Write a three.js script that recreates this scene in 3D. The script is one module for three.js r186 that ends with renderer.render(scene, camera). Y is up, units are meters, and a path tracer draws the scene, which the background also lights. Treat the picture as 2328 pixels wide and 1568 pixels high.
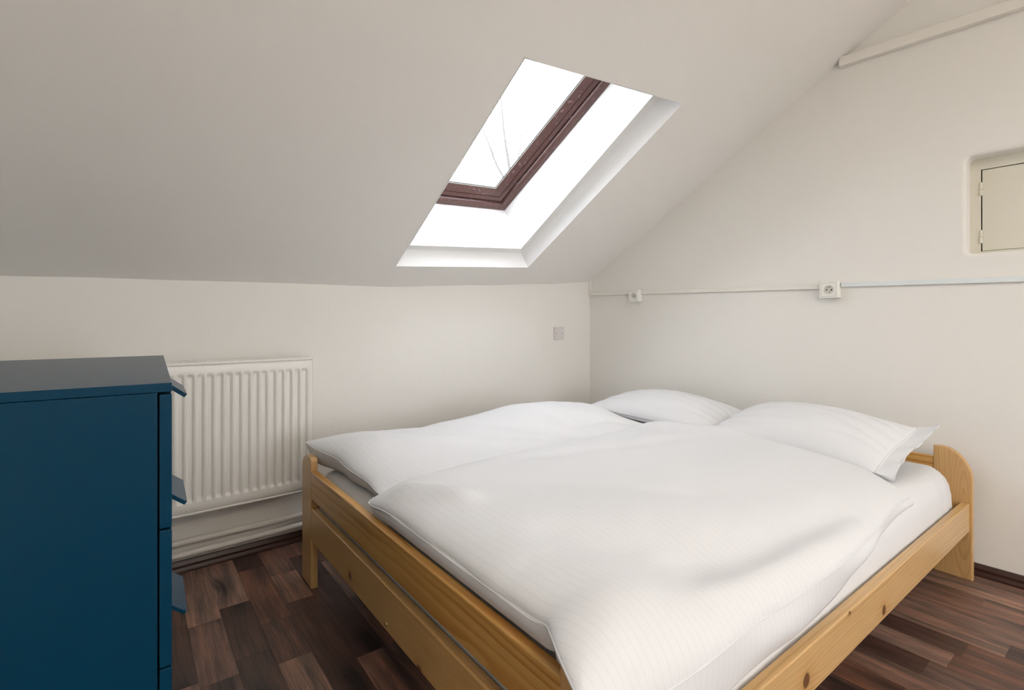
import * as THREE from 'three';
import { RoundedBoxGeometry } from 'three/addons/geometries/RoundedBoxGeometry.js';
import { RectAreaLightUniformsLib } from 'three/addons/lights/RectAreaLightUniformsLib.js';
import { ImprovedNoise } from 'three/addons/math/ImprovedNoise.js';
import { mergeGeometries, mergeVertices, toCreasedNormals } from 'three/addons/utils/BufferGeometryUtils.js';

// ---------------------------------------------------------------- camera, sky, exposure
const scene = new THREE.Scene();
const FOCAL = 1148.49, HORIZON = 726.44, YAW = 50.457 * Math.PI / 180;
const camera = new THREE.PerspectiveCamera(2 * Math.atan(784 / FOCAL) * 180 / Math.PI, 2328 / 1568, 0.05, 200);
camera.position.set(2.4268, 1.0182, 2.7212);
camera.rotation.y = YAW;
camera.setViewOffset(2328, 1568, 0, 784 - HORIZON, 2328, 1568);
camera.updateProjectionMatrix();
scene.background = new THREE.Color(0.93, 0.985, 1.07);          // white overcast sky
scene.backgroundIntensity = 7.5;
const renderer = new THREE.WebGLRenderer();
renderer.toneMapping = THREE.LinearToneMapping;
renderer.toneMappingExposure = 1.04;
renderer.shadowMap.enabled = true;
// area light inside an unseen window behind the camera, placed to light the room
RectAreaLightUniformsLib.init();
const unseenWindowLight = new THREE.RectAreaLight(new THREE.Color(1, 0.98, 0.95), 2.2, 1.14, 1.24);
unseenWindowLight.position.set(4.66, 1.1, 1.25); unseenWindowLight.lookAt(0, 1.1, 1.25); unseenWindowLight.name = 'unseen_window_light';
scene.add(unseenWindowLight);

// ---------------------------------------------------------------- helpers
const { clamp, lerp, smoothstep } = THREE.MathUtils;
let seed = 7;
const rnd = () => { seed = (seed + 0x6d2b79f5) | 0; let t = Math.imul(seed ^ (seed >>> 15), 1 | seed); t = (t + Math.imul(t ^ (t >>> 7), 61 | t)) ^ t; return ((t ^ (t >>> 14)) >>> 0) / 4294967296; };
const pn = new ImprovedNoise();
const nz = (x, y, z = 0) => pn.noise(x + 31.7, y + 17.3, z + 5.1);
const fbm = (x, y, z = 0, o = 4) => { let s = 0, a = 0.5; for (let i = 0; i < o; i++) { s += a * nz(x, y, z + i * 7.3); x *= 2.03; y *= 2.03; a *= 0.5; } return s; };
const interp = (xs, ys) => (x) => { if (x <= xs[0]) return ys[0]; for (let i = 1; i < xs.length; i++) if (x <= xs[i]) { let t = (x - xs[i - 1]) / (xs[i] - xs[i - 1]); t = t * t * (3 - 2 * t) * 0.5 + t * 0.5; return lerp(ys[i - 1], ys[i], t); } return ys[ys.length - 1]; };
const names = {};
const numbered = (n) => { const k = names[n] = (names[n] ?? -1) + 1; return k ? n + '_' + String(k).padStart(3, '0') : n; };
function mesh(name, geometry, material, parent) {
  const m = new THREE.Mesh(geometry, material);
  m.name = parent ? name : numbered(name); m.castShadow = m.receiveShadow = true;
  (parent ?? scene).add(m);
  return m;
}
function thing(name, label, category, pos = [0, 0, 0], turn = 0, group) {
  const o = new THREE.Group(); o.name = numbered(name); o.position.set(...pos); o.rotation.y = turn;
  o.userData = { label, category }; if (group) o.userData.group = group;
  scene.add(o); return o;
}
function tag(o, label, category, group) { o.userData.label = label; o.userData.category = category; if (group) o.userData.group = group; return o; }
function struct(o, label) { o.userData.kind = 'structure'; if (label) o.userData.label = label; return o; }
function at(g, x, y, z, rx = 0, ry = 0, rz = 0) { g.rotateX(rx); g.rotateY(ry); g.rotateZ(rz); g.translate(x, y, z); return g; }
const plainBox = (x0, x1, y0, y1, z0, z1) => at(new THREE.BoxGeometry(x1 - x0, y1 - y0, z1 - z0), (x0 + x1) / 2, (y0 + y1) / 2, (z0 + z1) / 2);
const rbox = (x0, x1, y0, y1, z0, z1, r = 0.003, s = 2) => at(new RoundedBoxGeometry(x1 - x0, y1 - y0, z1 - z0, s, r), (x0 + x1) / 2, (y0 + y1) / 2, (z0 + z1) / 2);
// uv in metres, u along the axis (0 x, 1 y, 2 z), v across it
function uvBox(g, axis = 0, offU = 0, offV = 0) {
  const o = g.index ? g.toNonIndexed() : g, p = o.attributes.position, nrm = o.attributes.normal, uv = new Float32Array(p.count * 2);
  for (let i = 0; i < p.count; i += 3) {
    let n = [0, 0, 0];
    for (let k = 0; k < 3; k++) { n[0] += nrm.getX(i + k); n[1] += nrm.getY(i + k); n[2] += nrm.getZ(i + k); }
    n = n.map(Math.abs);
    const d = n[0] > n[1] && n[0] > n[2] ? 0 : n[1] > n[2] ? 1 : 2;
    let a = axis, b = [0, 1, 2].find((k) => k !== axis && k !== d);
    if (d === axis) { a = (axis + 1) % 3; b = (axis + 2) % 3; }
    for (let k = 0; k < 3; k++) {
      const c = [p.getX(i + k), p.getY(i + k), p.getZ(i + k)];
      uv[(i + k) * 2] = c[a] + offU; uv[(i + k) * 2 + 1] = c[b] + offV + (d === axis ? 0 : d * 0.021);
    }
  }
  o.setAttribute('uv', new THREE.BufferAttribute(uv, 2)); return o;
}
function extrude(pts, depth, bevel = 0.002, holes = []) {       // outline in x, y; z from 0 to depth
  const s = pts instanceof THREE.Shape ? pts : new THREE.Shape(pts.map((p) => new THREE.Vector2(...p)));
  for (const h of holes) s.holes.push(h);
  const g = new THREE.ExtrudeGeometry(s, { depth: depth - 2 * bevel, bevelEnabled: bevel > 0, bevelSize: bevel, bevelThickness: bevel, bevelOffset: -bevel, bevelSegments: 2, curveSegments: 16 });
  g.translate(0, 0, bevel); return g;
}
function dataTexture(w, h, fill, srgb = true) {
  const d = new Uint8Array(w * h * 4);
  for (let y = 0; y < h; y++) for (let x = 0; x < w; x++) { const c = fill(x, y), i = (y * w + x) * 4; d[i] = clamp(c[0], 0, 255); d[i + 1] = clamp(c[1], 0, 255); d[i + 2] = clamp(c[2], 0, 255); d[i + 3] = 255; }
  const t = new THREE.DataTexture(d, w, h); t.wrapS = t.wrapT = THREE.RepeatWrapping; t.magFilter = THREE.LinearFilter; t.minFilter = THREE.LinearMipmapLinearFilter; t.generateMipmaps = true;
  if (srgb) t.colorSpace = THREE.SRGBColorSpace; t.needsUpdate = true; return t;
}
// tileable noise for bump maps
const tile = (x, y, n, f, z) => { const a = x / n * Math.PI * 2, b = y / n * Math.PI * 2, r = f / (Math.PI * 2); return pn.noise(Math.cos(a) * r + 9.1, Math.sin(a) * r + 3.3 + z, Math.cos(b) * r + 7.7) * 0.5 + pn.noise(Math.sin(b) * r + 2.2 + z, Math.cos(a) * r + 1.1, Math.sin(a) * r + 5.5) * 0.5; };

// ---------------------------------------------------------------- materials
const plasterBump = dataTexture(512, 512, (x, y) => { const v = 128 + 150 * tile(x, y, 512, 9, 0) + 60 * tile(x, y, 512, 34, 3) + 26 * tile(x, y, 512, 110, 8); return [v, v, v]; }, false);
plasterBump.repeat.set(1 / 1.1, 1 / 1.1);
const std = (color, roughness = 0.6, extra = {}) => new THREE.MeshPhysicalMaterial({ color, roughness, ...extra });
const M = {
  wall: std('#efece6', 0.88, { bumpMap: plasterBump, bumpScale: 0.0016 }),
  ceiling: std('#f4f1ec', 0.9, { bumpMap: plasterBump, bumpScale: 0.0016 }),
  shaft: std('#f1f0ee', 0.7),
  plasterPlain: std('#e4dccd', 0.8),
  trunking: std('#f0ebe3', 0.5),
  trunkingWhite: std('#e6ebec', 0.4),
  plastic: std('#f0eee6', 0.3),
  plasticGrey: std('#ded7d5', 0.4),
  hole: std('#16130f', 0.7),
  metal: std('#b9b3a4', 0.3, { metalness: 1 }),
  brass: std('#a08e62', 0.35, { metalness: 1 }),
  radiator: std('#f2efe9', 0.32),
  pipe: std('#ebe7e0', 0.4),
  hatch: std('#e2ddce', 0.55),
  seal: std('#3a3a3c', 0.5),
  gasket: std('#e8e4dc', 0.4),
  glass: new THREE.MeshPhysicalMaterial({ color: 0xffffff, roughness: 0, transmission: 1, thickness: 0, ior: 1.45 }),
  blue: std('#003650', 0.3, { bumpMap: plasterBump, bumpScale: 0.0006, specularIntensity: 0.42 }),
  bark: std('#6b6763', 0.9),
  ground: std('#6f6a60', 1),
};

// ---------------------------------------------------------------- room shell
const S = 0.607, XMAX = 4.7, ZMAX = 3.2, TOP = 2.66;
const Hc = interp([-0.3, 0, 0.5, 0.935, 1.58, 2.14, 2.74, 2.97, 4], [1.3, 1.286, 1.25, 1.222, 1.188, 1.184, 1.173, 1.165, 1.15]);
const ceilY = (x, z) => Hc(z) + S * x;
const flip = (g) => { const i = g.index.array; for (let k = 0; k < i.length; k += 3) { const t = i[k]; i[k] = i[k + 1]; i[k + 1] = t; } g.computeVertexNormals(); return g; };
function gridGeometry(nu, nv, f) {        // f(u, v) -> [x, y, z, s, t]
  const p = [], uv = [], idx = [];
  for (let j = 0; j <= nv; j++) for (let i = 0; i <= nu; i++) { const c = f(i / nu, j / nv); p.push(c[0], c[1], c[2]); uv.push(c[3] ?? c[0], c[4] ?? c[2]); }
  for (let j = 0; j < nv; j++) for (let i = 0; i < nu; i++) { const a = j * (nu + 1) + i, b = a + 1, c = a + nu + 1, d = c + 1; idx.push(a, c, b, b, c, d); }
  const g = new THREE.BufferGeometry(); g.setAttribute('position', new THREE.Float32BufferAttribute(p, 3)); g.setAttribute('uv', new THREE.Float32BufferAttribute(uv, 2)); g.setIndex(idx); g.computeVertexNormals(); return g;
}
// the slope around the skylight: a (up the slope), n (out of the room), b (along the wall)
const skyO = new THREE.Vector3(0.156, 1.33, 0.723), skyA = new THREE.Vector3(0.85521, 0.51743, 0.02949), skyN = new THREE.Vector3(-0.51827, 0.85383, 0.04867), skyB = new THREE.Vector3(0, -0.05691, 0.99838);
const sky3 = (a, n, b) => skyO.clone().addScaledVector(skyA, a).addScaledVector(skyN, n).addScaledVector(skyB, b);
{
  // ceiling slope with the opening left out: eight fields around it, room side and roof side
  const rim = [[0, 0], [1.221, -0.02], [1.172, 0.863], [-0.002, 0.862]].map(([a, b]) => sky3(a, 0, b));
  const X0 = -0.35, X1 = 2.6, Z0 = -0.35, Z1 = ZMAX + 0.25;
  const side = (off) => {
    const xs = [[X0, X0, X0, X0], [rim[0].x, rim[0].x, rim[3].x, rim[3].x], [rim[1].x, rim[1].x, rim[2].x, rim[2].x], [X1, X1, X1, X1]];
    const zs = [[Z0, Z0, Z0, Z0], [rim[0].z, rim[0].z, rim[1].z, rim[1].z], [rim[3].z, rim[3].z, rim[2].z, rim[2].z], [Z1, Z1, Z1, Z1]];
    const P = (i, j) => [xs[i][j], zs[j][i]];
    const out = [];
    for (let i = 0; i < 3; i++) for (let j = 0; j < 3; j++) {
      if (i === 1 && j === 1) continue;
      const c = [P(i, j), P(i + 1, j), P(i, j + 1), P(i + 1, j + 1)];
      out.push(gridGeometry(24, 24, (u, v) => {
        const x = lerp(lerp(c[0][0], c[1][0], u), lerp(c[2][0], c[3][0], u), v), z = lerp(lerp(c[0][1], c[1][1], u), lerp(c[2][1], c[3][1], u), v);
        // plaster is a little uneven
        const edge = Math.min(1, Math.max(Math.max(rim[0].x - x, x - rim[1].x), Math.max(rim[0].z - z, z - rim[3].z)) / 0.08);
        return [x + off * skyN.x, ceilY(x, z) + off * skyN.y + (off ? 0 : 0.006 * clamp(edge, 0, 1) * fbm(x * 1.7, z * 1.7, 2, 2)), z, x * 1.17, z];
      }));
    }
    return out;
  };
  const room = side(0), roof = side(0.44).map(flip);
  // reveal: loops of four corners, from the rim in to the shaft and out to the roof
  const loops = [
    rim.map((p) => p.clone()),
    [[0.004, 0.012, 0.003], [1.216, 0.012, -0.016], [1.168, 0.012, 0.859], [0.002, 0.012, 0.858]].map((c) => sky3(...c)),
    [[0.012, 0.05, 0.014], [1.206, 0.05, -0.002], [1.158, 0.05, 0.848], [0.01, 0.05, 0.848]].map((c) => sky3(...c)),
    [[0.025, 0.074, 0.028], [1.19, 0.074, 0.014], [1.146, 0.074, 0.835], [0.022, 0.074, 0.836]].map((c) => sky3(...c)),
    [[0.036, 0.08, 0.04], [1.18, 0.08, 0.03], [1.14, 0.08, 0.825], [0.034, 0.08, 0.825]].map((c) => sky3(...c)),
  ];
  const ledge = [loops[4], [[0.072, 0.082, 0.064], [1.168, 0.082, 0.073], [1.13, 0.082, 0.79], [0.063, 0.082, 0.787]].map((c) => sky3(...c))];
  const shaft = [ledge[1], [[0.107, 0.342, 0.092], [1.15, 0.342, 0.04], [1.15, 0.342, 0.80], [0.105, 0.342, 0.80]].map((c) => sky3(...c)), [[0.107, 0.46, 0.092], [1.15, 0.46, 0.04], [1.15, 0.46, 0.80], [0.105, 0.46, 0.80]].map((c) => sky3(...c))];
  const loft = (L, smooth) => {
    const out = [];
    for (let s = 0; s < 4; s++) {
      const k = L.length - 1;
      const g = gridGeometry(12, k, (u, v) => { const q = L[Math.round(v * k)], p = q[s].clone().lerp(q[(s + 1) % 4], u); return [p.x, p.y, p.z, u, v]; });
      out.push(smooth ? g : toCreasedNormals(g, 0.5));
    }
    return out.map((g) => g.index ? g.toNonIndexed() : g);
  };
  // outer skirt of the roof slab
  const skirt = [[X0, Z0, X1, Z0], [X1, Z0, X1, Z1], [X1, Z1, X0, Z1], [X0, Z1, X0, Z0]].map(([xa, za, xb, zb]) => gridGeometry(24, 1, (u, v) => { const x = lerp(xa, xb, u), z = lerp(za, zb, u), o = v * 0.44; return [x + o * skyN.x, ceilY(x, z) + o * skyN.y, z]; }));
  const slope = mergeGeometries([...room, ...roof, ...skirt].map((g) => g.toNonIndexed()));
  struct(mesh('ceiling', slope, M.ceiling), 'white sloping attic ceiling of slightly uneven plaster');
  const rev = mesh('reveal', mergeGeometries(loft(loops, true)), M.shaft, scene.getObjectByName('ceiling'));
  mesh('ledge', mergeGeometries(loft(ledge, false)), M.shaft, scene.getObjectByName('ceiling'));
  mesh('shaft', mergeGeometries(loft(shaft, false)), M.shaft, scene.getObjectByName('ceiling'));
  // flat part high above the camera
  struct(mesh('ceiling', plainBox(2.1, XMAX + 0.2, TOP, TOP + 0.2, -0.2, ZMAX + 0.2), M.ceiling), 'flat white upper ceiling above the slope');
}
{
  // headboard wall with a niche
  const niche = new THREE.Path(), nx0 = 2.02, nx1 = 2.5, ny0 = 1.285, ny1 = 1.676, r = 0.025;
  niche.moveTo(nx0 + r, ny0); niche.lineTo(nx1 - r, ny0); niche.quadraticCurveTo(nx1, ny0, nx1, ny0 + r); niche.lineTo(nx1, ny1 - r); niche.quadraticCurveTo(nx1, ny1, nx1 - r, ny1);
  niche.lineTo(nx0 + r, ny1); niche.quadraticCurveTo(nx0, ny1, nx0, ny1 - r); niche.lineTo(nx0, ny0 + r); niche.quadraticCurveTo(nx0, ny0, nx0 + r, ny0);
  const front = new THREE.Shape([[-0.25, -0.06], [XMAX + 0.25, -0.06], [XMAX + 0.25, 2.9], [2.55, 2.9], [-0.25, 1.25]].map((p) => new THREE.Vector2(...p)));
  front.holes.push(niche);
  const g = new THREE.ExtrudeGeometry(front, { depth: 0.09, bevelEnabled: true, bevelSize: 0.016, bevelThickness: 0.016, bevelOffset: -0.016, bevelSegments: 4, curveSegments: 8 });
  g.translate(0, 0, -0.09 - 0.016);
  const back = extrude([[-0.25, -0.06], [XMAX + 0.25, -0.06], [XMAX + 0.25, 2.9], [2.55, 2.9], [-0.25, 1.25]], 0.14, 0); back.translate(0, 0, -0.26);
  const w = struct(mesh('wall_right', mergeGeometries([uvBox(g, 0), uvBox(back, 0)]), M.wall), 'cream plaster wall behind the bed head with a small hatch niche');
  struct(mesh('wall_left', uvBox(plainBox(-0.22, 0, -0.06, 1.5, -0.25, ZMAX + 0.25), 2), M.wall), 'low cream knee wall under the sloping ceiling');
  const hole = new THREE.Path([[0.65, 0.45], [0.65, 1.75], [1.85, 1.75], [1.85, 0.45]].map((p) => new THREE.Vector2(...p)));
  const wb = extrude([[-0.25, -0.06], [ZMAX + 0.25, -0.06], [ZMAX + 0.25, TOP + 0.1], [-0.25, TOP + 0.1]], 0.2, 0, [hole]); wb.rotateY(-Math.PI / 2); wb.translate(XMAX + 0.2, 0, 0);
  struct(mesh('wall_back', uvBox(wb, 2), M.wall), 'cream wall opposite the knee wall');
  const w2 = new THREE.Group(); w2.name = 'unseen_window_2'; scene.add(w2); struct(w2, 'unseen white casement window opposite the knee wall, placed to light the room');  // out of view, placed so daylight reaches walls and bed from this side
  for (const [a, b, c, d] of [[0.65, 1.85, 0.45, 0.51], [0.65, 1.85, 1.69, 1.75], [0.65, 0.71, 0.51, 1.69], [1.79, 1.85, 0.51, 1.69], [1.22, 1.28, 0.51, 1.69]]) mesh('frame_bar', rbox(XMAX + 0.08, XMAX + 0.14, c, d, a, b, 0.004), M.plastic, w2);
  for (const [a, b] of [[0.7, 1.23], [1.27, 1.8]]) mesh('pane', plainBox(XMAX + 0.108, XMAX + 0.112, 0.5, 1.7, a, b), M.glass, w2);
  struct(mesh('wall_front', uvBox(plainBox(-0.25, XMAX + 0.2, -0.06, TOP + 0.5, ZMAX, ZMAX + 0.2), 0), M.wall), 'cream wall opposite the bed head');
}

// ---------------------------------------------------------------- floor of laminate strips
const TURN = -2.2496 * Math.PI / 180;
{
  const W = 2048, H = 2048, bands = 16, bh = H / bands, pal = [[98, 71, 61], [128, 97, 83], [78, 57, 50], [136, 106, 92], [110, 83, 72], [106, 74, 61], [140, 110, 96], [72, 54, 49]];
  const kn = Array.from({ length: bands }, () => [rnd() * 0.9 + 0.1, rnd(), rnd()]);
  const tex = dataTexture(W, H, (px, py) => {
    const b = Math.floor(py / bh), x = px / W * 1.2, y = (py - b * bh) / bh * 0.097, z = b * 3.7, k = kn[b], base = pal[b % 8];
    let dx = (x - k[0] * 1.1) / 0.05, dy = (y - 0.02 - k[1] * 0.06) / 0.013, kd = Math.exp(-(dx * dx * 0.25 + dy * dy * 0.25)) * (k[2] > 0.35 ? 1 : 0);
    const warp = 0.012 * fbm(x * 4, y * 14, z, 3) + 0.016 * kd;
    const cath = b % 3 === 0 ? Math.sqrt((y - 0.048 + warp * 2) ** 2 + (0.05 * (x - 0.6)) ** 2) : y + warp + 0.12 * warp * x;
    const ring = cath * 190 + 2.0 * fbm(x * 2, y * 20, z + 1, 2), fr = ring - Math.floor(ring), line = Math.pow(Math.abs(fr - 0.5) * 2, 7);
    const streak = fbm(x * 5, (y + warp) * 160, z, 3), fine = nz(x * 22, (y + warp * 0.4) * 1500, z), wide = fbm(x * 3.2, (y + warp) * 34, z + 4, 3), mott = fbm(x * 9, y * 22, z + 9, 3);
    let v = 1 + 0.42 * streak + 0.16 * fine + 0.55 * wide + 0.22 * mott - 0.26 * line * (0.5 + Math.abs(wide) * 2) - 0.42 * kd;
    const red = 1 + 0.12 * wide - 0.06 * kd;
    return [base[0] * v * red, base[1] * v, base[2] * v * (2 - red)];
  });
  const mat = std('#ffffff', 0.42, { map: tex });
  const floor = new THREE.Group(); floor.name = 'floor'; scene.add(floor); struct(floor, 'dark brown wood-look laminate floor in strips'); floor.rotation.y = TURN;
  mesh('underlay', plainBox(-0.6, 5.0, -0.06, -0.0045, -0.6, 3.9), std('#241a17', 0.9), floor);
  const w = 0.0972, far = []; let n = 0;
  for (let r = -2; r < 36; r++) {
    const z0 = -0.3 + r * w + 0.043; let x = -0.75 - rnd() * 0.4;
    if (z0 > 3.35 || z0 + w < -0.15) continue;
    while (x < 4.9) {
      const len = [0.24, 0.34, 0.44, 0.56, 0.72][Math.floor(rnd() * 5)], a = Math.max(x, -0.2), e = Math.min(x + len, 4.85);
      if (e - a > 0.03) {
        const g = plainBox(a, e - 0.0005, -0.0045, 0, z0, z0 + w - 0.0005), p = g.attributes.position, nn = g.attributes.normal, uv = g.attributes.uv, band = Math.floor(rnd() * 16), off = rnd() * 0.4, dirn = rnd() < 0.5 ? 1 : -1;
        for (let i = 0; i < p.count; i++) { const t = clamp((p.getZ(i) - z0) / w, 0.03, 0.97); uv.setXY(i, (off + (dirn > 0 ? p.getX(i) - a : e - p.getX(i))) / 1.2, (band + t) / 16); }
        if (a < 2.9) { mesh('plank', g, mat, floor); n++; } else far.push(g);
      }
      x += len;
    }
  }
  mesh('planks', mergeGeometries(far), mat, floor).userData.kind = 'stuff';
}

// ---------------------------------------------------------------- baseboards
const skirtMat = std('#3a2019', 0.38);
{
  const prof = new THREE.Shape([[0, 0], [0.02, 0], [0.0205, 0.005], [0.018, 0.012], [0.014, 0.018], [0.0135, 0.022], [0.0155, 0.026], [0.0145, 0.031], [0.009, 0.037], [0.0075, 0.042], [0.0045, 0.0455], [0, 0.046]].map((p) => new THREE.Vector2(...p)));
  const run = (len) => { const g = new THREE.ExtrudeGeometry(prof, { depth: len, bevelEnabled: false }); return g; };
  const gl = run(ZMAX); struct(mesh('baseboard_left', toCreasedNormals(gl, 0.7), skirtMat), 'dark brown moulded skirting under the heating pipes');
  const gr = run(XMAX); gr.rotateY(-Math.PI / 2); gr.scale(-1, 1, 1); const gr2 = gr.index ? gr : gr;
  // mirrored: restore the winding
  const p = gr2.attributes.position.array; for (let i = 0; i < p.length; i += 9) for (let k = 0; k < 3; k++) { const t = p[i + 3 + k]; p[i + 3 + k] = p[i + 6 + k]; p[i + 6 + k] = t; }
  gr2.computeVertexNormals();
  struct(mesh('baseboard_right', toCreasedNormals(gr2, 0.7), skirtMat), 'dark brown moulded skirting along the bed head wall');
}

// ---------------------------------------------------------------- skylight window
{
  const w = new THREE.Group(); w.name = 'window_1'; scene.add(w); struct(w, 'brown wooden pivot roof window set in a white shaft');
  const Q = [[0.107, 0.092], [1.15, 0.04], [1.15, 0.80], [0.105, 0.80]];
  const inset = (d) => Q.map((c, i) => [c[0] + (i === 1 || i === 2 ? -d : d), c[1] + (i > 1 ? -d : d)]);
  const brownTex = dataTexture(512, 128, (x, y) => { const v = 1 + 0.3 * fbm(x / 40, y / 3, 1, 3) + 0.08 * nz(x / 9, y, 3), scuff = smoothstep(fbm(x / 26, y / 7, 9, 3), 0.24, 0.34); return [lerp(100 * v, 176, scuff * 0.6), lerp(71 * v, 158, scuff * 0.6), lerp(67 * v, 158, scuff * 0.6)]; });
  const brown = std('#ffffff', 0.36, { map: brownTex });
  const bar = (profile, s) => {           // profile of [inset, n], one side s
    const k = profile.length - 1;
    const g = gridGeometry(1, k, (u, v) => { const [d, n] = profile[Math.round(v * k)], c = inset(d), a = c[s], b = c[(s + 1) % 4], p = sky3(lerp(a[0], b[0], u), n, lerp(a[1], b[1], u)); return [p.x, p.y, p.z, u * 2, v]; });
    return toCreasedNormals(g, 0.45);
  };
  const frame = new THREE.Group(); frame.name = 'frame'; w.add(frame);
  const sash = new THREE.Group(); sash.name = 'sash'; w.add(sash);
  for (let s = 0; s < 4; s++) {
    mesh('frame_bar', bar([[0.0, 0.45], [0.0, 0.34], [0.008, 0.34], [0.026, 0.346], [0.034, 0.354], [0.036, 0.362], [0.036, 0.45], [0.0, 0.45]], s), brown, frame);
    mesh('sash_bar', bar([[0.042, 0.41], [0.042, 0.368], [0.046, 0.366], [0.064, 0.377], [0.0645, 0.383], [0.067, 0.383], [0.0685, 0.377], [0.099, 0.4], [0.1, 0.404], [0.1, 0.4105], [0.042, 0.4105]], s), brown, sash);
    mesh('gasket', bar([[0.0995, 0.404], [0.106, 0.4035], [0.107, 0.407]], s), M.gasket, sash);
    mesh('seal', bar([[0.107, 0.404], [0.11, 0.4045], [0.11, 0.408]], s), M.seal, sash);
  }
  const c = inset(0.098), quad = (n) => c.map(([a, b]) => sky3(a, n, b));
  const q0 = quad(0.408), g = new THREE.BufferGeometry();
  g.setAttribute('position', new THREE.Float32BufferAttribute(q0.flatMap((p) => p.toArray()), 3)); g.setIndex([0, 1, 2, 0, 2, 3]); g.computeVertexNormals();
  mesh('pane', g, M.glass, w);
}

// ---------------------------------------------------------------- pine
function pineTexture(sd, { L = 2.2, H = 0.3, y0 = 0.5, curve = 0, freq = 130, knots = [], dark = 0.5, soft = 1.6, base = [222, 184, 128], late = [184, 130, 68], px = 1024, py = 192 }) {
  return dataTexture(px, py, (i, j) => {
    const x = i / px * L, y = j / py * H; let warp = 0.01 * fbm(x * 1.6, y * 5, sd, 2) + 0.0035 * fbm(x * 6, y * 22, sd + 3, 3), core = 0, rimK = 0, halo = 0;
    for (const [kx, ky, kr] of knots) {
      const dx = (x - kx) / (kr * 1.0), dy = (y - ky) / kr, d = Math.sqrt(dx * dx + dy * dy);
      warp += (dy > 0 ? 1 : -1) * kr * 1.1 * Math.exp(-(((x - kx) / (kr * 5)) ** 2)) * Math.exp(-Math.abs(dy) / 3);
      core = Math.max(core, 1 - smoothstep(d, 0.55, 0.95)); rimK = Math.max(rimK, Math.exp(-(((d - 0.9) / 0.22) ** 2))); halo = Math.max(halo, Math.exp(-d * d / 7));
    }
    const yy = y - y0 + warp, r = Math.sqrt(yy * yy + (curve * (x - L * 0.45)) ** 2) * freq + soft * fbm(x * 1.0, y * 11, sd + 6, 3), fr = r - Math.floor(r);
    const lw = smoothstep(fr, 0.35, 0.92) * (1 - smoothstep(fr, 0.94, 1)), amp = dark * clamp(0.35 + 2.2 * Math.abs(fbm(x * 0.8 + Math.floor(r) * 3.1, y * 6, sd + 9, 2)), 0, 1.2);
    const fine = 1 + 0.05 * nz(x * 12, y * 900, sd) + 0.05 * fbm(x * 2, y * 60, sd + 2, 3), t = clamp(lw * amp + halo * 0.35, 0, 1);
    return [0, 1, 2].map((c) => { let v = lerp(base[c], late[c], t) * fine; v = lerp(v, [112, 68, 34][c], core * 0.85); return lerp(v, [74, 44, 22][c], rimK * 0.75); });
  });
}
function pine(sd, o = {}) { const t = pineTexture(sd, o); t.repeat.set(1 / (o.L ?? 2.2), 1 / (o.H ?? 0.3)); return std('#f2ebe2', 0.34, { map: t, clearcoat: 0.25, clearcoatRoughness: 0.3 }); }

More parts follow.
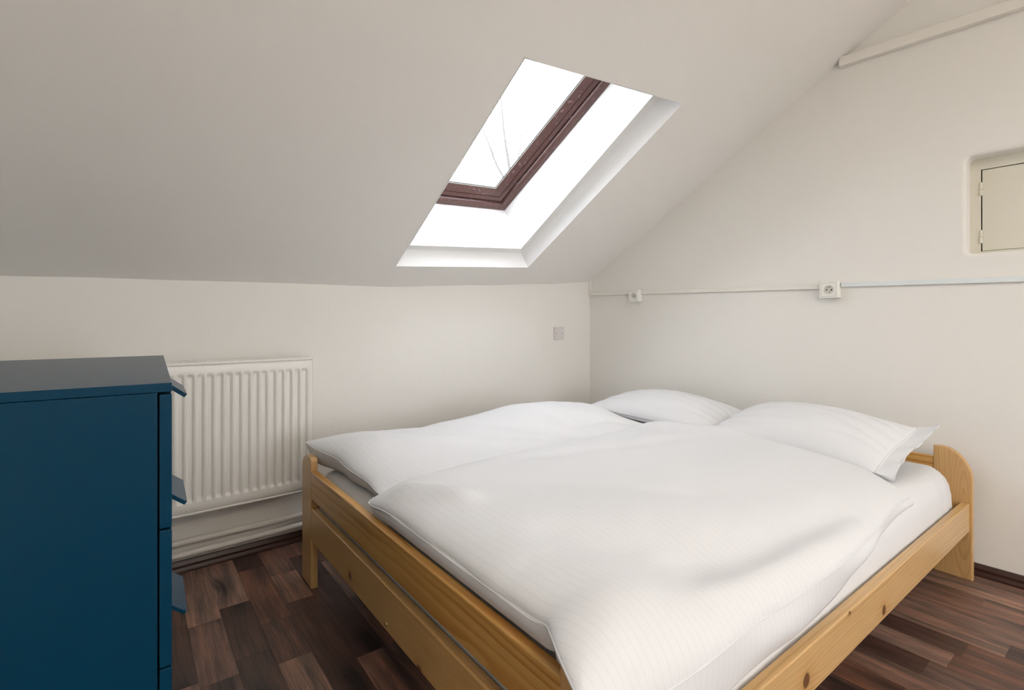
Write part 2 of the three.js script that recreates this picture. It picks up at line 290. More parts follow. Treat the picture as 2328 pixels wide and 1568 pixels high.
// ---------------------------------------------------------------- bed frame (its own axes: x across, z from head to foot)
const BED = [0.4332, 0, -0.0031], BW = 1.621, BL = 2.0923, PW = 0.12, PT = 0.026;
const bedSpot = (o) => { o.position.set(...BED); o.rotation.y = TURN; return o; };
{
  const bed = thing('bed_frame', 'pine double bed frame with slatted foot end and rounded posts', 'bed', BED, TURN);
  const postA = pine(11, { L: 0.8, H: 0.2, y0: 0.04, curve: 0.12, freq: 120, dark: 0.36, px: 512 }), postB = pine(15, { L: 0.8, H: 0.2, y0: -0.2, freq: 120, dark: 0.34, px: 512 });
  const pale = pine(23, { y0: 0.62, freq: 120, dark: 0.34, knots: [[0.54, 0.262, 0.011], [1.009, 0.225, 0.011], [1.053, 0.318, 0.016]], base: [224, 184, 124] });
  const amber = pine(31, { y0: 0.47, curve: 0.025, freq: 34, dark: 0.9, soft: 2.6, base: [224, 178, 106], late: [180, 118, 44] });
  const sideM = pine(43, { y0: 0.17, curve: 0.05, freq: 90, dark: 0.42, soft: 2.4, knots: [[0.985, 0.218, 0.012], [1.468, 0.233, 0.014], [1.227, 0.296, 0.005]], base: [225, 190, 136] });
  const vert = (g, m, name) => mesh(name, uvBox(g, 1, rnd() * 0.1, rnd() * 0.1), m, bed);
  // posts: outline in x, y with the outer top corner rounded
  const headPost = (dir) => { const s = new THREE.Shape(); s.moveTo(0, 0); s.lineTo(PW, 0); s.lineTo(PW, 0.385); s.bezierCurveTo(PW, 0.45, PW - 0.045, 0.507, PW - 0.092, 0.509); s.lineTo(0, 0.507); s.lineTo(0, 0); const g = extrude(s, PT + 0.004, 0.004); if (dir < 0) g.rotateY(Math.PI).translate(0, 0, PT + 0.004); return g; };
  const footPost = (dir) => { const s = new THREE.Shape(); s.moveTo(0, 0); s.lineTo(PW, 0); s.lineTo(PW, 0.435); s.bezierCurveTo(PW, 0.47, PW - 0.03, 0.492, PW - 0.06, 0.494); s.lineTo(0.018, 0.494); s.bezierCurveTo(0.006, 0.493, 0, 0.486, 0, 0.476); s.lineTo(0, 0); const g = extrude(s, PT, 0.003); if (dir < 0) g.rotateY(Math.PI).translate(0, 0, PT); return g; };
  vert(headPost(1).translate(BW - PW, 0, 0), postA, 'head_post'); vert(headPost(-1).translate(PW, 0, 0), postB, 'head_post');
  vert(footPost(1).translate(BW - PW, 0, BL - PT), postA, 'foot_post'); vert(footPost(-1).translate(PW, 0, BL - PT), postB, 'foot_post');
  const rail = (name, x0, x1, y0, y1, z0, z1, m, axis, r = 0.004) => mesh(name, uvBox(rbox(x0, x1, y0, y1, z0, z1, r), axis), m, bed);
  rail('foot_rail', PW - 0.001, BW - PW + 0.001, 0.341, 0.4446, BL - PT, BL - 0.0005, amber, 0);
  rail('foot_rail', PW - 0.001, BW - PW + 0.001, 0.1833, 0.305, BL - PT, BL - 0.0005, pale, 0);
  rail('head_rail', PW - 0.001, BW - PW + 0.001, 0.33, 0.462, 0.003, 0.026, amber, 0);
  rail('head_rail', PW - 0.001, BW - PW + 0.001, 0.17, 0.29, 0.003, 0.026, pale, 0);
  rail('side_rail', BW - 0.008 - 0.027, BW - 0.008, 0.1929, 0.3006, PT + 0.004, BL - PT, sideM, 2);
  rail('side_rail', 0.008, 0.035, 0.1929, 0.3006, PT + 0.004, BL - PT, sideM, 2);
  // slats carrying the mattress
  for (let k = 0; k < 14; k++) rail('slat', 0.036, BW - 0.036, 0.198, 0.216, 0.1 + k * 0.142, 0.17 + k * 0.142, postB, 0, 0.002);
  const bolt = (x, y, z, ry) => { const g = mergeGeometries([new THREE.CylinderGeometry(0.0055, 0.0065, 0.003, 20), at(new THREE.TorusGeometry(0.003, 0.001, 6, 16), 0, 0.0015, 0, Math.PI / 2)].map((q) => q.toNonIndexed())); g.rotateX(Math.PI / 2); g.rotateY(ry); g.translate(x, y, z); mesh('bolt', g, M.brass, bed).userData.label = 'small brass bolt head'; };
  bolt(0.819, 0.203, BL + 0.0008, 0); bolt(0.0, 0.23, BL - 0.013, -Math.PI / 2); bolt(BW - 0.06, 0.25, BL + 0.001, 0);
}

// ---------------------------------------------------------------- bedding
const clothTex = (stripes) => dataTexture(512, 512, (x, y) => { const t = (y / 512 * 10) % 1, line = stripes ? smoothstep(t, 0.42, 0.48) * (1 - smoothstep(t, 0.52, 0.58)) : 0, w = 3 * nz(x / 2.1, y / 2.1, 3); const v = 230 - line * 6 + w; return [v, v, v + 1]; });
const stripeMap = clothTex(true); stripeMap.repeat.set(1 / 0.2, 1 / 0.2);
const linen = std('#ffffff', 0.72, { map: stripeMap, sheen: 0.25, sheenColor: new THREE.Color('#ffffff'), sheenRoughness: 0.6 });
const plainMap = clothTex(false); plainMap.repeat.set(1 / 0.2, 1 / 0.2);
const plainLinen = std('#ffffff', 0.72, { map: plainMap, sheen: 0.25, sheenColor: new THREE.Color('#ffffff'), sheenRoughness: 0.6 });   // the same white cloth, woven without stripes
const spread = (t) => 0.5 - 0.5 * Math.cos(Math.PI * t);
const dome = (t) => { t = clamp(t, 0, 1); return Math.sqrt(1 - (1 - t) * (1 - t)); };
// a stuffed cloth bag: plan outline by four edge curves, seam height by four edge curves, top and bottom height fields
function bag(o) {
  const { nu, nv, xl, xr, zh, zf, seam, top, bottom, rt = 0.16, rb = 0.06, fix } = o;
  const point = (i, j, upper) => {
    const u = spread(i / nu), v = spread(j / nv), X = lerp(xl(v), xr(v), u), Z = lerp(zh(u), zf(u), v);
    const w = xr(v) - xl(v), l = zf(u) - zh(u), d = [u * w, (1 - u) * w, v * l, (1 - v) * l];
    const wt = d.map((q) => 1 / (q * q + 1e-5)), ss = [seam.l(v), seam.r(v), seam.h(u), seam.f(u)], sum = wt.reduce((a, b) => a + b), s = ss.reduce((a, q, k) => a + q * wt[k], 0) / sum;
    const r = upper ? rt : rb; let E = 1; for (const q of d) E *= dome(q / r);
    const border = i === 0 || j === 0 || i === nu || j === nv;
    const P = [X, border ? s : s + ((upper ? top(X, Z, u, v) : bottom(X, Z, u, v)) - s) * E, Z];
    if (fix && !border) fix(P, d, u, v, upper);
    return [P[0], P[1], P[2], X, Z];
  };
  const sheet = (upper) => { const g = gridGeometry(nu, nv, (a, b) => point(Math.round(a * nu), Math.round(b * nv), upper)); return upper ? g : flip(g); };
  const g = mergeGeometries([sheet(true), sheet(false)]); g.computeVertexNormals();
  const loop = []; const step = 3;
  for (let i = 0; i < nu; i += step) loop.push(point(i, 0, true)); for (let j = 0; j < nv; j += step) loop.push(point(nu, j, true));
  for (let i = nu; i > 0; i -= step) loop.push(point(i, nv, true)); for (let j = nv; j > 0; j -= step) loop.push(point(0, j, true));
  const piping = new THREE.TubeGeometry(new THREE.CatmullRomCurve3(loop.map((p) => new THREE.Vector3(p[0], p[1], p[2])), true), loop.length * 2, 0.0022, 6, true);
  return { g, piping };
}
const ridge = (x, z, ax, az, bx, bz, w) => { const dx = bx - ax, dz = bz - az, L = Math.hypot(dx, dz), t = ((x - ax) * dx + (z - az) * dz) / (L * L), tt = clamp(t, 0, 1), d = Math.hypot(x - ax - dx * tt, z - az - dz * tt); return Math.exp(-((d / w) ** 2)) * smoothstep(t, -0.25, 0.15) * (1 - smoothstep(t, 0.85, 1.25)); };
const MT = 0.44;
{
  // mattress in a fitted sheet
  const nu = 90, nv = 110, x0 = 0.038, x1 = 1.583, z0 = 0.032, z1 = 2.062, r = 0.06;
  const prof = [[0, 0.219], [0, 0.24], [0, 0.29], [0.001, 0.335], [0.006, 0.37], [0.016, 0.398], [0.032, 0.42], [0.055, 0.434], [0.08, 0.4395], [0.1, 0.4405]];
  const out = [];
  const ringN = 240, ringPt = (k, ins) => {       // rounded rectangle
    const a0 = x0 + ins, a1 = x1 - ins, b0 = z0 + ins, b1 = z1 - ins, R = Math.max(0.1 - ins, 0.002), per = [a1 - a0 - 2 * R, b1 - b0 - 2 * R], q = Math.PI / 2 * R, tot = 2 * (per[0] + per[1]) + 4 * q; let s = k / ringN * (2 * (x1 - x0 + z1 - z0)); s = k / ringN * tot;
    const seg = [[per[0], 0], [q, 1], [per[1], 0], [q, 1], [per[0], 0], [q, 1], [per[1], 0], [q, 1]]; let i = 0; while (i < 7 && s > seg[i][0]) s -= seg[i++][0];
    const cx = [a1 - R, a1 - R, a0 + R, a0 + R], cz = [b0 + R, b1 - R, b1 - R, b0 + R];
    switch (i) {
      case 0: return [a0 + R + s, b0]; case 2: return [a1, b0 + R + s]; case 4: return [a1 - R - s, b1]; case 6: return [a0, b1 - R - s];
      default: { const c = (i - 1) / 2, t = s / R, th = -Math.PI / 2 + c * Math.PI / 2 + t; return [cx[c] + R * Math.cos(th), cz[c] + R * Math.sin(th)]; }
    }
  };
  const K = prof.length - 1;
  const wallG = gridGeometry(ringN, K * 3, (u, v) => {
    const f = v * K, i = Math.min(K - 1, Math.floor(f)), t = f - i, ins = lerp(prof[i][0], prof[i + 1][0], t), y = lerp(prof[i][1], prof[i + 1][1], t), [X, Z] = ringPt(Math.round(u * ringN) % ringN, ins);
    // gathers of the fitted sheet near the corners
    const cd = Math.min(Math.hypot(X - x1, Z - z0), Math.hypot(X - x0, Z - z1), Math.hypot(X - x1, Z - z1), Math.hypot(X - x0, Z - z0)), gw = Math.exp(-cd / 0.2) * smoothstep(y, 0.22, 0.34) * 0.0075 * Math.sin((X + Z) * 150 + 3 * Math.sin(y * 14)), dir = [X > 1 ? 1 : X < 0.3 ? -1 : 0, Z > 1.9 ? 1 : Z < 0.2 ? -1 : 0], soft = 0.004 * fbm(X * 6, Z * 6, y * 3, 2);
    return [X + (gw + soft) * dir[0] * 0.7 - 0.004 * Math.abs(dir[0]), y, Z + (gw + soft) * dir[1] * 0.7, X, Z];
  });
  const topG = gridGeometry(40, 50, (u, v) => { const X = lerp(x0 + 0.1, x1 - 0.1, u), Z = lerp(z0 + 0.1, z1 - 0.1, v); return [X, 0.4405, Z, X, Z]; });
  const baseG = flip(gridGeometry(2, 2, (u, v) => [lerp(x0 + 0.01, x1 - 0.01, u), 0.219, lerp(z0 + 0.01, z1 - 0.01, v)]));
  wallG.computeVertexNormals();
  const g = mergeGeometries([wallG, topG, baseG]);
  bedSpot(tag(mesh('mattress', g, plainLinen), 'thick double mattress in a white fitted sheet on the pine bed', 'mattress'));
}
{
  // duvet on the radiator side
  const crest = interp([0.6, 0.75, 0.95, 1.15, 1.45, 1.65, 1.8, 1.95, 2.1], [0.53, 0.585, 0.607, 0.603, 0.57, 0.563, 0.568, 0.575, 0.57]);
  const d = bag({
    nu: 120, nv: 190, xl: (v) => lerp(0.02, -0.012, v) + 0.012 * Math.sin(v * 9), xr: () => 0.74, zh: (u) => 0.56 + 0.03 * u, zf: (u) => 2.078 - 0.035 * Math.sin(u * Math.PI) - 0.03 * u + 0.006 * Math.sin(u * 16),
    seam: { l: (v) => lerp(0.47, 0.53, smoothstep(v, 0.7, 1)), r: () => 0.452, h: () => 0.475, f: (u) => 0.53 - 0.035 * smoothstep(u, 0, 0.5) - 0.006 * Math.sin(u * 11) },
    rt: 0.2, rb: 0.07, bottom: () => 0.4425,
    top: (X, Z) => {
      let h = lerp(crest(Z), 0.52, smoothstep(X, 0.22, 0.62)) + 0.012 * fbm(X * 3, Z * 3, 1, 3) + 0.0026 * fbm(X * 9, Z * 13, 23, 3);
      h += 0.02 * ridge(X, Z, 0.3, 0.8, 0.62, 0.95, 0.09) + 0.010 * ridge(X, Z, 0.1, 1.2, 0.62, 0.75, 0.07) - 0.012 * ridge(X, Z, 0.1, 1.62, 0.6, 1.05, 0.05) + 0.008 * ridge(X, Z, 0.2, 1.9, 0.65, 1.2, 0.04) - 0.014 * ridge(X, Z, 0.45, 1.08, 0.58, 0.66, 0.03);
      h += 0.003 * Math.sin(Z * 60 + 4 * nz(X * 3, Z * 3)) * smoothstep(fbm(X * 2.2, Z * 2.2, 5, 2), 0.05, 0.3);
      return h;
    },
    fix: (P, e, u, v, upper) => { if (!upper && e[3] < 0.09) P[2] += 0.012 * Math.sin(Math.PI * e[3] / 0.09); },
  });
  const m = bedSpot(tag(mesh('duvet', d.g, linen), 'puffed white striped duvet on the radiator side of the bed', 'duvet'));
  mesh('piping', d.piping, linen, m);
}
{
  // duvet on the open side, its edge over the side rail
  const o = { xR: (v) => 1.56 + 0.046 * smoothstep(v, 0.0, 0.4) + 0.035 * smoothstep(v, 0.86, 1) + 0.006 * Math.sin(v * 17) * smoothstep(v, 0.2, 0.5), seamR: interp([0, 0.1, 0.3, 0.5, 0.6, 0.75, 0.9, 1], [0.425, 0.428, 0.428, 0.428, 0.418, 0.425, 0.43, 0.505]), seamF: interp([0, 0.12, 0.5, 0.76, 0.88, 1], [0.476, 0.488, 0.487, 0.488, 0.511, 0.515]) };
  const d = bag({
    nu: 170, nv: 210, xl: (v) => lerp(0.53, 0.645, v) + 0.02 * Math.sin(v * 7), xr: o.xR, zh: (u) => 0.55 - 0.05 * Math.sin(u * Math.PI) + 0.012 * Math.sin(u * 13), zf: (u) => 2.079 - 0.006 * Math.sin(u * Math.PI) + 0.003 * Math.sin(u * 23) + 0.1 * clamp((u - 0.81) / 0.19, 0, 1),
    seam: { l: (v) => 0.512 - 0.025 * smoothstep(v, 0.9, 1), r: o.seamR, h: (u) => 0.475 - 0.05 * smoothstep(u, 0.8, 1), f: o.seamF },
    rt: 0.15, rb: 0.05, bottom: (X, Z) => lerp(0.4425, 0.5, smoothstep(X, 1.43, 1.47) * smoothstep(Z, 2.01, 2.04)),
    top: (X, Z) => {
      let h = 0.534 + 0.012 * fbm(X * 2.4, Z * 2.4, 11, 3) + 0.0022 * fbm(X * 13, Z * 9, 21, 3) + 0.016 * Math.exp(-(((X - 0.85) / 0.3) ** 2)) * Math.exp(-(((Z - 0.8) / 0.5) ** 2)) - 0.045 * smoothstep(X, 1.15, 1.58) * (1 - smoothstep(Z, 1.75, 1.95));
      h -= 0.024 * ridge(X, Z, 1.47, 1.68, 1.56, 0.98, 0.075); h += 0.016 * ridge(X, Z, 1.55, 1.75, 1.585, 1.05, 0.04) - 0.012 * ridge(X, Z, 1.2, 1.86, 1.44, 1.64, 0.08);
      h += 0.024 * ridge(X, Z, 0.74, 2.02, 0.95, 1.9, 0.05) - 0.008 * ridge(X, Z, 0.7, 1.55, 0.95, 0.8, 0.05) + 0.014 * ridge(X, Z, 0.62, 0.72, 1.0, 0.62, 0.06);
      h += 0.006 * ridge(X, Z, 0.9, 1.95, 1.4, 1.7, 0.05) - 0.006 * ridge(X, Z, 0.8, 1.8, 1.3, 1.35, 0.06);
      h += 0.0018 * Math.sin(X * 55 + 5 * nz(X * 3, Z * 3)) * smoothstep(fbm(X * 2.2, Z * 2.2, 8, 2), 0.08, 0.3);
      return h;
    },
    fix: (P, e, u, v, upper) => {
      if (upper) return;
      if (e[1] < 0.14) {
        const t = e[1] / 0.14, hang = (0.045 + 0.055 * smoothstep(v, 0.25, 0.6)) * (1 - smoothstep(v, 0.9, 0.99)), sr = o.seamR(v), X0 = P[0], Y0 = P[1];
        if (t < 0.6) { const k = t / 0.6; P[1] = Math.min(Y0, sr - hang * Math.pow(k, 0.85) + 0.012 * Math.sin(v * 31) * k * (1 - k)); P[0] = o.xR(v) - 0.004 * k + 0.012 * Math.sin(Math.PI * k) * (0.5 + 0.5 * Math.sin(v * 21 + 1)) - 0.008 * k * k; }
        else { const k = (t - 0.6) / 0.4; P[1] = lerp(sr - hang, 0.4425, k); P[0] = lerp(o.xR(v) - 0.012, X0, k); }
      }
      if (e[3] < 0.08 && u < 0.94) {
        const t = e[3] / 0.08, Z0 = P[2], Y0 = P[1], sf = o.seamF(u), w = smoothstep(e[0], 0.0, 0.03) * (1 - smoothstep(u, 0.8, 0.9));
        if (t < 0.6) { const k = t / 0.6; P[1] = lerp(Y0, sf - (sf - 0.447) * k, w); P[2] = lerp(Z0, 2.077 + 0.006 * Math.sin(Math.PI * k) - 0.012 * k, w); }
        else { const k = (t - 0.6) / 0.4; P[1] = lerp(Y0, lerp(0.447, 0.4425, k), w); P[2] = lerp(Z0, lerp(2.065, Z0, k), w); }
      }
    },
  });
  const m = bedSpot(tag(mesh('duvet', d.g, linen), 'flat white striped duvet hanging over the open side of the bed', 'duvet'));
  mesh('piping', d.piping, linen, m);
}
function pillow(c, peak, sd, label, curl = 0) {     // c: seam corners head-left, head-right, foot-left, foot-right as [x, y, z]
  const bil = (k) => (u, v) => lerp(lerp(c[0][k], c[1][k], u), lerp(c[2][k], c[3][k], u), v), X = bil(0), Y = bil(1), Z = bil(2);
  const nu = 110, nv = 90, flange = 0.06;
  const P = (i, j, upper) => {
    const u = spread(i / nu), v = spread(j / nv), w = c[1][0] - c[0][0], border = i === 0 || j === 0 || i === nu || j === nv;
    const ub = clamp(u / (1 - flange / w), 0, 1), pin = 0.03 * Math.sin(Math.PI * v) * Math.sin(Math.PI * u);
    const eu = Math.pow(Math.max(0, Math.sin(Math.PI * ub)), 0.55), ev = Math.pow(Math.max(0, Math.sin(Math.PI * v)), 0.5);
    let x = X(u, v), z = Z(u, v), y = Y(u, v);
    // sides draw in between the corners
    x += 0.025 * (u < 0.5 ? 1 : -1) * Math.sin(Math.PI * v) * Math.pow(Math.abs(2 * u - 1), 3); z += 0.02 * (v < 0.5 ? 1 : -1) * Math.sin(Math.PI * u) * Math.pow(Math.abs(2 * v - 1), 3);
    const cu = Math.min(ub, 1 - ub) * w, rad = Math.atan2(v - 0.5, ub - 0.5);
    const wr = 0.009 * Math.exp(-Math.min(u, 1 - u) * 7) * Math.sin(v * 44 + sd + 3 * nz(u * 4, v * 4, sd)) * ev + 0.004 * fbm(u * 5, v * 5, sd, 3);
    const body = eu * ev;
    y += upper ? peak * body * (1 + 0.1 * fbm(u * 2.2, v * 2.2, sd + 4, 2)) + wr * body * 2 + 0.002 : -0.05 * body;
    if (u > 1 - flange / w && !border) y += (upper ? 1 : -1) * 0.0015 + 0.006 * Math.sin(v * 19 + sd) * smoothstep((u - 1 + flange / w) / (flange / w), 0, 1);
    y += curl * Math.pow(u, 14) * Math.pow(1 - v, 8);
    return [x, y, z, x, z];
  };
  const g = mergeGeometries([gridGeometry(nu, nv, (a, b) => P(Math.round(a * nu), Math.round(b * nv), true)), flip(gridGeometry(nu, nv, (a, b) => P(Math.round(a * nu), Math.round(b * nv), false)))]);
  g.computeVertexNormals();
  const m = bedSpot(tag(mesh('pillow', g, plainLinen), label, 'pillow'));
  const iF = Math.round(nu * Math.acos(1 - 2 * (1 - flange / (c[1][0] - c[0][0]))) / Math.PI), line = [];
  for (let j = 2; j <= nv - 2; j += 2) { const p = P(iF, j, true); line.push(new THREE.Vector3(p[0], p[1] + 0.0015, p[2])); }
  mesh('hem', new THREE.TubeGeometry(new THREE.CatmullRomCurve3(line), 60, 0.0022, 6), plainLinen, m);
}
pillow([[0.06, 0.545, 0.08], [0.84, 0.54, 0.10], [0.02, 0.515, 0.53], [0.84, 0.475, 0.48]], 0.10, 2, 'white pillow in the wall corner beside the radiator-side duvet');
pillow([[0.79, 0.56, 0.09], [1.54, 0.575, 0.12], [0.775, 0.5, 0.51], [1.50, 0.458, 0.50]], 0.115, 5, 'white pillow with an upturned corner next to the rounded bed post', 0.035);

// ---------------------------------------------------------------- chest of drawers
{
  const ch = thing('chest_of_drawers', 'blue painted chest of drawers with slanted plate handles', 'chest', [1.3845, 0, 2.619], -4.1 * Math.PI / 180);
  const W = 0.82, D = 0.45, H = 0.91;
  const box = (name, x0, x1, y0, y1, z0, z1, parent = ch, m = M.blue) => mesh(name, uvBox(rbox(x0, x1, y0, y1, z0, z1, 0.0012, 1)), m, parent);
  box('top', -W, 0, H - 0.0155, H, 0, D);
  box('side_panel', -0.018, -0.0005, 0.0, H - 0.016, 0.0205, D - 0.002); box('side_panel', -W + 0.0005, -W + 0.018, 0.0, H - 0.016, 0.0205, D - 0.002);
  box('back_panel', -W + 0.018, -0.018, 0.1, H - 0.016, D - 0.012, D - 0.004); box('plinth', -W + 0.018, -0.018, 0.0, 0.185, 0.05, 0.068);
  const seam = [0.8925, 0.660, 0.423, 0.187];
  for (let k = 0; k < 3; k++) {
    const dr = box('drawer', -W + 0.0015, -0.0005, seam[k + 1] + 0.002, seam[k] - 0.002, 0.0, 0.018);
    box('drawer_box', -W + 0.03, -0.03, seam[k + 1] + 0.02, seam[k] - 0.03, 0.0185, 0.4, dr, M.blue);
    const y = seam[k] - 0.034, t = 40 * Math.PI / 180;
    const hg = extrude([[0.0, 0.014], [0.006, 0.014], [0.034, -0.008], [0.029, -0.0145], [0.005, 0.004], [0, 0.004]], 0.18, 0.001);
    hg.rotateY(Math.PI / 2); hg.translate(-0.435, y + 0.006, 0);       // outline x runs out of the drawer front (-z)
    mesh('handle', hg, M.blue, dr).userData.label = 'slanted blue plate handle';
  }
}

// ---------------------------------------------------------------- radiator and its pipes
{
  const z0 = 1.966, z1 = 2.966, y0 = 0.251, y1 = 0.848, xf = 0.102;
  const r = thing('radiator', 'white steel panel radiator with vertical flutes below the slope', 'radiator', [0, 0, 0]);
  const pitch = 0.0333, nF = 29, zStart = z0 + 0.017;
  const zsamp = []; zsamp.push(z0, z0 + 0.004); for (let k = 0; k < nF; k++) for (const t of [0, 0.16, 0.28, 0.34, 0.4, 0.5, 0.6, 0.7, 0.8, 0.86, 0.92]) zsamp.push(zStart + (k + t) * pitch); zsamp.push(z1 - 0.004, z1);
  const ysamp = [y0, y0 + 0.003, y0 + 0.009, y0 + 0.01, y0 + 0.013, y0 + 0.014, 0.285, 0.297, 0.302, 0.307, 0.312, 0.318, 0.45, 0.6, 0.785, 0.791, 0.796, 0.801, 0.806, 0.812, y1 - 0.014, y1 - 0.013, y1 - 0.01, y1 - 0.009, y1 - 0.003, y1];
  const sm = (a, b, x) => smoothstep(x, a, b);
  const depth = (y, z) => {
    const f = ((z - zStart) / pitch) % 1, k = (z - zStart) / pitch;
    let d = 0; if (k >= 0 && k <= nF) d = sm(0.16, 0.36, f) * (1 - sm(0.76, 0.94, f)) * sm(0.297, 0.315, y) * (1 - sm(0.788, 0.804, y)) * 0.0085;
    const gy = Math.abs(y - (y0 + 0.0115)) < 0.0017 || Math.abs(y - (y1 - 0.0115)) < 0.0017 ? 0.006 : 0;
    const roll = (y < y0 + 0.001 || y > y1 - 0.001 || z < z0 + 0.001 || z > z1 - 0.001) ? 0.004 : 0;
    return Math.max(d, gy, roll);
  };
  const g = gridGeometry(zsamp.length - 1, ysamp.length - 1, (u, v) => { const z = zsamp[Math.round(u * (zsamp.length - 1))], y = ysamp[Math.round(v * (ysamp.length - 1))]; return [xf - depth(y, z), y, z, z, y]; });
  mesh('front_panel', g, M.radiator, r);
  mesh('panel_body', rbox(0.084, 0.0925, y0 + 0.002, y1 - 0.002, z0 + 0.001, z1 - 0.001, 0.003), M.radiator, r);
  mesh('back_panel', rbox(0.035, 0.043, y0 + 0.003, y1 - 0.006, z0, z1, 0.003), M.radiator, r);
  mesh('side_cover', rbox(0.037, 0.097, y0 + 0.02, y1 - 0.002, z0 - 0.004, z0 - 0.0005, 0.0015), M.radiator, r); mesh('side_cover', rbox(0.037, 0.097, y0 + 0.02, y1 - 0.002, z1 + 0.0005, z1 + 0.004, 0.0015), M.radiator, r);
  const bars = [plainBox(0.04, 0.047, y1 - 0.006, y1 + 0.003, z0, z1), plainBox(0.088, 0.096, y1 - 0.005, y1 + 0.002, z0, z1)];
  for (let z = z0 + 0.006; z < z1; z += 0.0125) bars.push(plainBox(0.046, 0.089, y1 - 0.003, y1 + 0.001, z, z + 0.0055));
  const gr = mesh('top_grille', mergeGeometries(bars), M.radiator, r); 
  mesh('convector', plainBox(0.055, 0.075, y0 + 0.03, y1 - 0.03, z0 + 0.02, z1 - 0.02), M.radiator, r);
  for (const z of [z0 + 0.2, z1 - 0.2]) mesh('bracket', plainBox(0.0, 0.035, 0.4, 0.7, z - 0.015, z + 0.015), M.radiator, r);
  for (const [y, x, sl, label] of [[0.118, 0.02, 0.004, 'upper white painted heating pipe along the knee wall'], [0.072, 0.024, 0.012, 'lower white painted heating pipe just above the skirting']]) {
    const c = new THREE.CatmullRomCurve3([0.0, 0.5, 1.0, 1.5, 2.0, 2.5, 3.1].map((z, i) => new THREE.Vector3(x + 0.0015 * Math.sin(i * 2.1), y + 0.006 - sl * (z - 2.2) / 0.5 * 0.5 + 0.001 * Math.sin(i * 1.3), z + 0.02)));
    tag(mesh('heating_pipe', new THREE.TubeGeometry(c, 60, 0.0125, 14), M.pipe), label, 'pipe', 'heating pipes');
  }
}

// ---------------------------------------------------------------- electrical fittings
function socket(x, y, label, sh = 1) {
  const t = thing('wall_socket', label, 'socket', [x, y, 0], 0, 'wall sockets'), s = 0.039;
  mesh('housing', rbox(-s, s, -s, s, 0, 0.036, 0.005, 3), M.plastic, t);
  const fr = new THREE.Shape([[-s, -s], [s, -s], [s, s], [-s, s]].map((p) => new THREE.Vector2(...p))), q = 0.0315; fr.holes.push(new THREE.Path([[-q, -q], [-q, q], [q, q], [q, -q]].map((p) => new THREE.Vector2(...p))));
  const f = extrude(fr, 0.007, 0.0015); f.translate(0, 0, 0.036); mesh('frame', f, M.plastic, t);
  const pl = new THREE.Shape([[-0.031, -0.031], [0.031, -0.031], [0.031, 0.031], [-0.031, 0.031]].map((p) => new THREE.Vector2(...p))); const hole = new THREE.Path(); hole.absarc(0, 0, 0.0205, 0, Math.PI * 2, true); pl.holes.push(hole);
  const pg = extrude(pl, 0.0075, 0.0008); pg.translate(0, 0, 0.0362); mesh('cover_plate', pg, M.plastic, t);
  const bowl = new THREE.CylinderGeometry(0.0205, 0.0195, 0.006, 40, 1, true); bowl.rotateX(Math.PI / 2); bowl.translate(0, 0, 0.0405); const floor = new THREE.CircleGeometry(0.0205, 40); floor.translate(0, 0, 0.0376);
  mesh('recess', mergeGeometries([bowl, floor]), std('#dcd9d0', 0.4), t);
  for (const sx of [-1, 1]) { const h = new THREE.CylinderGeometry(0.0034, 0.0034, 0.001, 16); h.rotateX(Math.PI / 2); h.translate(sx * 0.0095, -0.001, 0.0382); mesh('contact_hole', h, M.hole, t); }
  const sc = new THREE.CylinderGeometry(0.0022, 0.0022, 0.001, 16); sc.rotateX(Math.PI / 2); sc.translate(0.002, -0.0105, 0.0382); mesh('screw', sc, M.hole, t);
  const pin = new THREE.CapsuleGeometry(0.0024, 0.014, 4, 10); pin.rotateX(Math.PI / 2); pin.translate(0, 0.011, 0.042); mesh('earth_pin', pin, M.metal, t).userData.label = 'metal earth pin';
}
socket(0.414, 1.172, 'small white wall socket closer to the room corner');
socket(1.537, 1.160, 'white wall socket between the two trunking runs, nearer the hatch');
{
  const trunk = (x0, y0, x1, y1, h, d, m, label, name = 'cable_trunking', cat = 'trunking') => { const L = Math.hypot(x1 - x0, y1 - y0), g = rbox(0, L, 0, h, 0, d, 0.0015); g.rotateZ(Math.atan2(y1 - y0, x1 - x0)); g.translate(x0, y0, 0.0002); return tag(mesh(name, g, m), label, cat); };
  trunk(0.0, 1.189, 0.372, 1.182, 0.02, 0.013, M.trunking, 'cream painted cable trunking from the corner to the first socket');
  trunk(0.456, 1.181, 1.495, 1.167, 0.021, 0.013, M.trunking, 'long cream cable trunking between the two wall sockets');
  trunk(1.579, 1.172, 2.9, 1.150, 0.021, 0.013, M.trunkingWhite, 'bluish white cable trunking running from socket past the hatch');
  const v = rbox(0.0005, 0.019, 1.211, 1.296, 0.0002, 0.013, 0.0015); tag(mesh('cable_trunking', v, M.trunking), 'short upright cable trunking in the corner under the slope', 'trunking');
  trunk(1.575, 2.206, 3.6, 2.165, 0.043, 0.03, M.trunking, 'broad cream batten high on the bed head wall', 'wall_batten', 'batten');
  // blank cover on the knee wall
  const c = thing('blank_cover', 'pale square blank cover plate on the knee wall', 'cover plate', [0, 0.926, 0.313], Math.PI / 2);
  mesh('plate', rbox(-0.045, 0.045, -0.042, 0.042, 0.0, 0.012, 0.003, 2), M.plasticGrey, c);
  for (const sx of [-0.03, 0.03]) { const h = new THREE.CylinderGeometry(0.0026, 0.0026, 0.0012, 14); h.rotateX(Math.PI / 2); h.translate(sx, 0, 0.0122); mesh('screw', h, M.hole, c); }
}

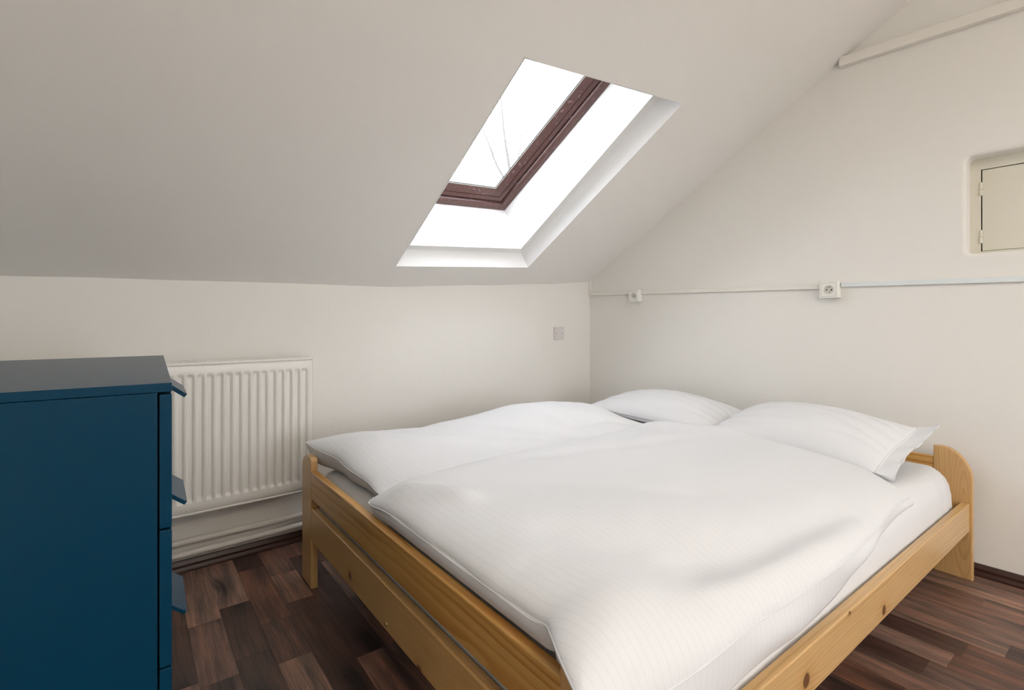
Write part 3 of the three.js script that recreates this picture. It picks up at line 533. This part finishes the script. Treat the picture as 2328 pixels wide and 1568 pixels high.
// ---------------------------------------------------------------- hatch in the niche
{
  const h = thing('hatch', 'small cream painted metal hatch door with two hinges in the niche', 'hatch', [2.04, 1.29, -0.085]);
  const s = new THREE.Shape([[-0.03, -0.02], [0.5, -0.02], [0.5, 0.41], [-0.03, 0.41]].map((p) => new THREE.Vector2(...p))); s.holes.push(new THREE.Path([[0.014, 0.008], [0.014, 0.342], [0.41, 0.342], [0.41, 0.008]].map((p) => new THREE.Vector2(...p))));
  const f = extrude(s, 0.012, 0.001); f.translate(0, 0, -0.004); mesh('frame', f, M.hatch, h);
  mesh('backing', plainBox(0.0, 0.43, 0.0, 0.36, -0.02, -0.018), M.hole, h);
  mesh('door', rbox(0.0175, 0.407, 0.0095, 0.339, -0.012, 0.006, 0.0015), M.hatch, h);
  for (const y of [0.24, 0.045]) {
    mesh('hinge', mergeGeometries([at(new THREE.CapsuleGeometry(0.0048, 0.022, 4, 10), 0.0145, y + 0.012 + 0.023, 0.0095), at(new THREE.CapsuleGeometry(0.0062, 0.016, 4, 10), 0.0135, y + 0.008, 0.0095)]), M.hatch, h);
  }
}

// ---------------------------------------------------------------- unseen uplighter behind the camera, placed to light the room evenly off the ceiling
{
  const [x, z] = [4.0, 2.3], t = thing('unseen_floor_lamp', 'unseen slim floor uplighter with a bowl shade, placed to light the room off the ceiling', 'lamp', [x, 0, z]);
  mesh('base', new THREE.LatheGeometry([[0, 0], [0.14, 0], [0.14, 0.012], [0.03, 0.025], [0, 0.025]].map((p) => new THREE.Vector2(...p)), 40), M.metal, t);
  mesh('pole', at(new THREE.CylinderGeometry(0.011, 0.011, 1.6, 20), 0, 0.82, 0), M.metal, t);
  mesh('shade', new THREE.LatheGeometry([[0.012, 1.6], [0.08, 1.62], [0.15, 1.68], [0.17, 1.72], [0.167, 1.72], [0.146, 1.683], [0.078, 1.625], [0.012, 1.606]].map((p) => new THREE.Vector2(...p)), 48), M.plastic, t);
  mesh('bulb', at(new THREE.SphereGeometry(0.035, 24, 16), 0, 1.66, 0), std('#fff4e0', 0.4, { emissive: new THREE.Color(1, 0.86, 0.66), emissiveIntensity: 3 }), t);
  const l = new THREE.SpotLight(new THREE.Color(1, 0.955, 0.89), 21, 0, 60 * Math.PI / 180, 0.6); l.name = 'unseen_uplight'; l.position.set(0, 1.705, 0); l.target.position.set(0, 3, 0); l.castShadow = true; l.shadow.radius = 3; t.add(l, l.target);
}

// ---------------------------------------------------------------- outside: a bare birch
{
  struct(mesh('ground', plainBox(-60, 60, -6.6, -6.5, -60, 60), M.ground), 'winter ground far below the roof');
  const f = new THREE.Vector3(-Math.sin(YAW), 0, -Math.cos(YAW)), rt = new THREE.Vector3(Math.cos(YAW), 0, -Math.sin(YAW));
  // the tree stands about eleven metres from the camera
  const D = 11, P = (u, v, d = D) => camera.position.clone().addScaledVector(f, d).addScaledVector(rt, (u - 1164) / FOCAL * d).add(new THREE.Vector3(0, (HORIZON - v) / FOCAL * d, 0));
  const tree = thing('birch_tree', 'bare birch with drooping twigs seen through the skylight', 'tree', [0, 0, 0]);
  const limb = (pts, r0, r1) => { const c = new THREE.CatmullRomCurve3(pts), n = pts.length * 5, g = new THREE.TubeGeometry(c, n, 1, 5), p = g.attributes.position; for (let i = 0; i <= n; i++) { const q = c.getPointAt(i / n), r = lerp(r0, r1, i / n); for (let k = 0; k <= 5; k++) { const id = i * 6 + k; p.setXYZ(id, q.x + (p.getX(id) - q.x) * r, q.y + (p.getY(id) - q.y) * r, q.z + (p.getZ(id) - q.z) * r); } } return g; };
  const base = P(1176, 700); base.y = -6.5;
  mesh('trunk', limb([base, P(1172, 700), P(1165, 420), P(1152, 345), P(1145, 290), P(1139, 225), P(1133, 180)], 0.16, 0.008), M.bark, tree);
  mesh('branch', limb([P(1172, 700), P(1156, 430), P(1128, 372), P(1108, 318), P(1094, 285), P(1082, 250)], 0.06, 0.006), M.bark, tree);
  mesh('branch', limb([P(1172, 640), P(1170, 430), P(1180, 350), P(1186, 318), P(1180, 280)], 0.05, 0.004), M.bark, tree);
  const tw = [];
  for (let k = 0; k < 95; k++) {
    const u = 1085 + rnd() * 110, v = 300 + Math.pow(rnd(), 0.7) * 150, d = D + (rnd() - 0.5) * 1.2, s = rnd() < 0.5 ? -1 : 1, l = 20 + rnd() * 45;
    tw.push(limb([P(u, v, d), P(u + s * l * 0.25, v - l * 0.5, d), P(u + s * l * 0.6, v - l * 0.55, d), P(u + s * l * 0.75, v - l * 0.1, d), P(u + s * l * 0.8, v + l * 0.5, d)], 0.0045, 0.0018));
  }
  const t = mesh('twigs', mergeGeometries(tw), M.bark, tree); t.userData.kind = 'stuff';
}

scene.traverse((o) => { if (o.isMesh) o.castShadow = o.receiveShadow = true; });
renderer.render(scene, camera);
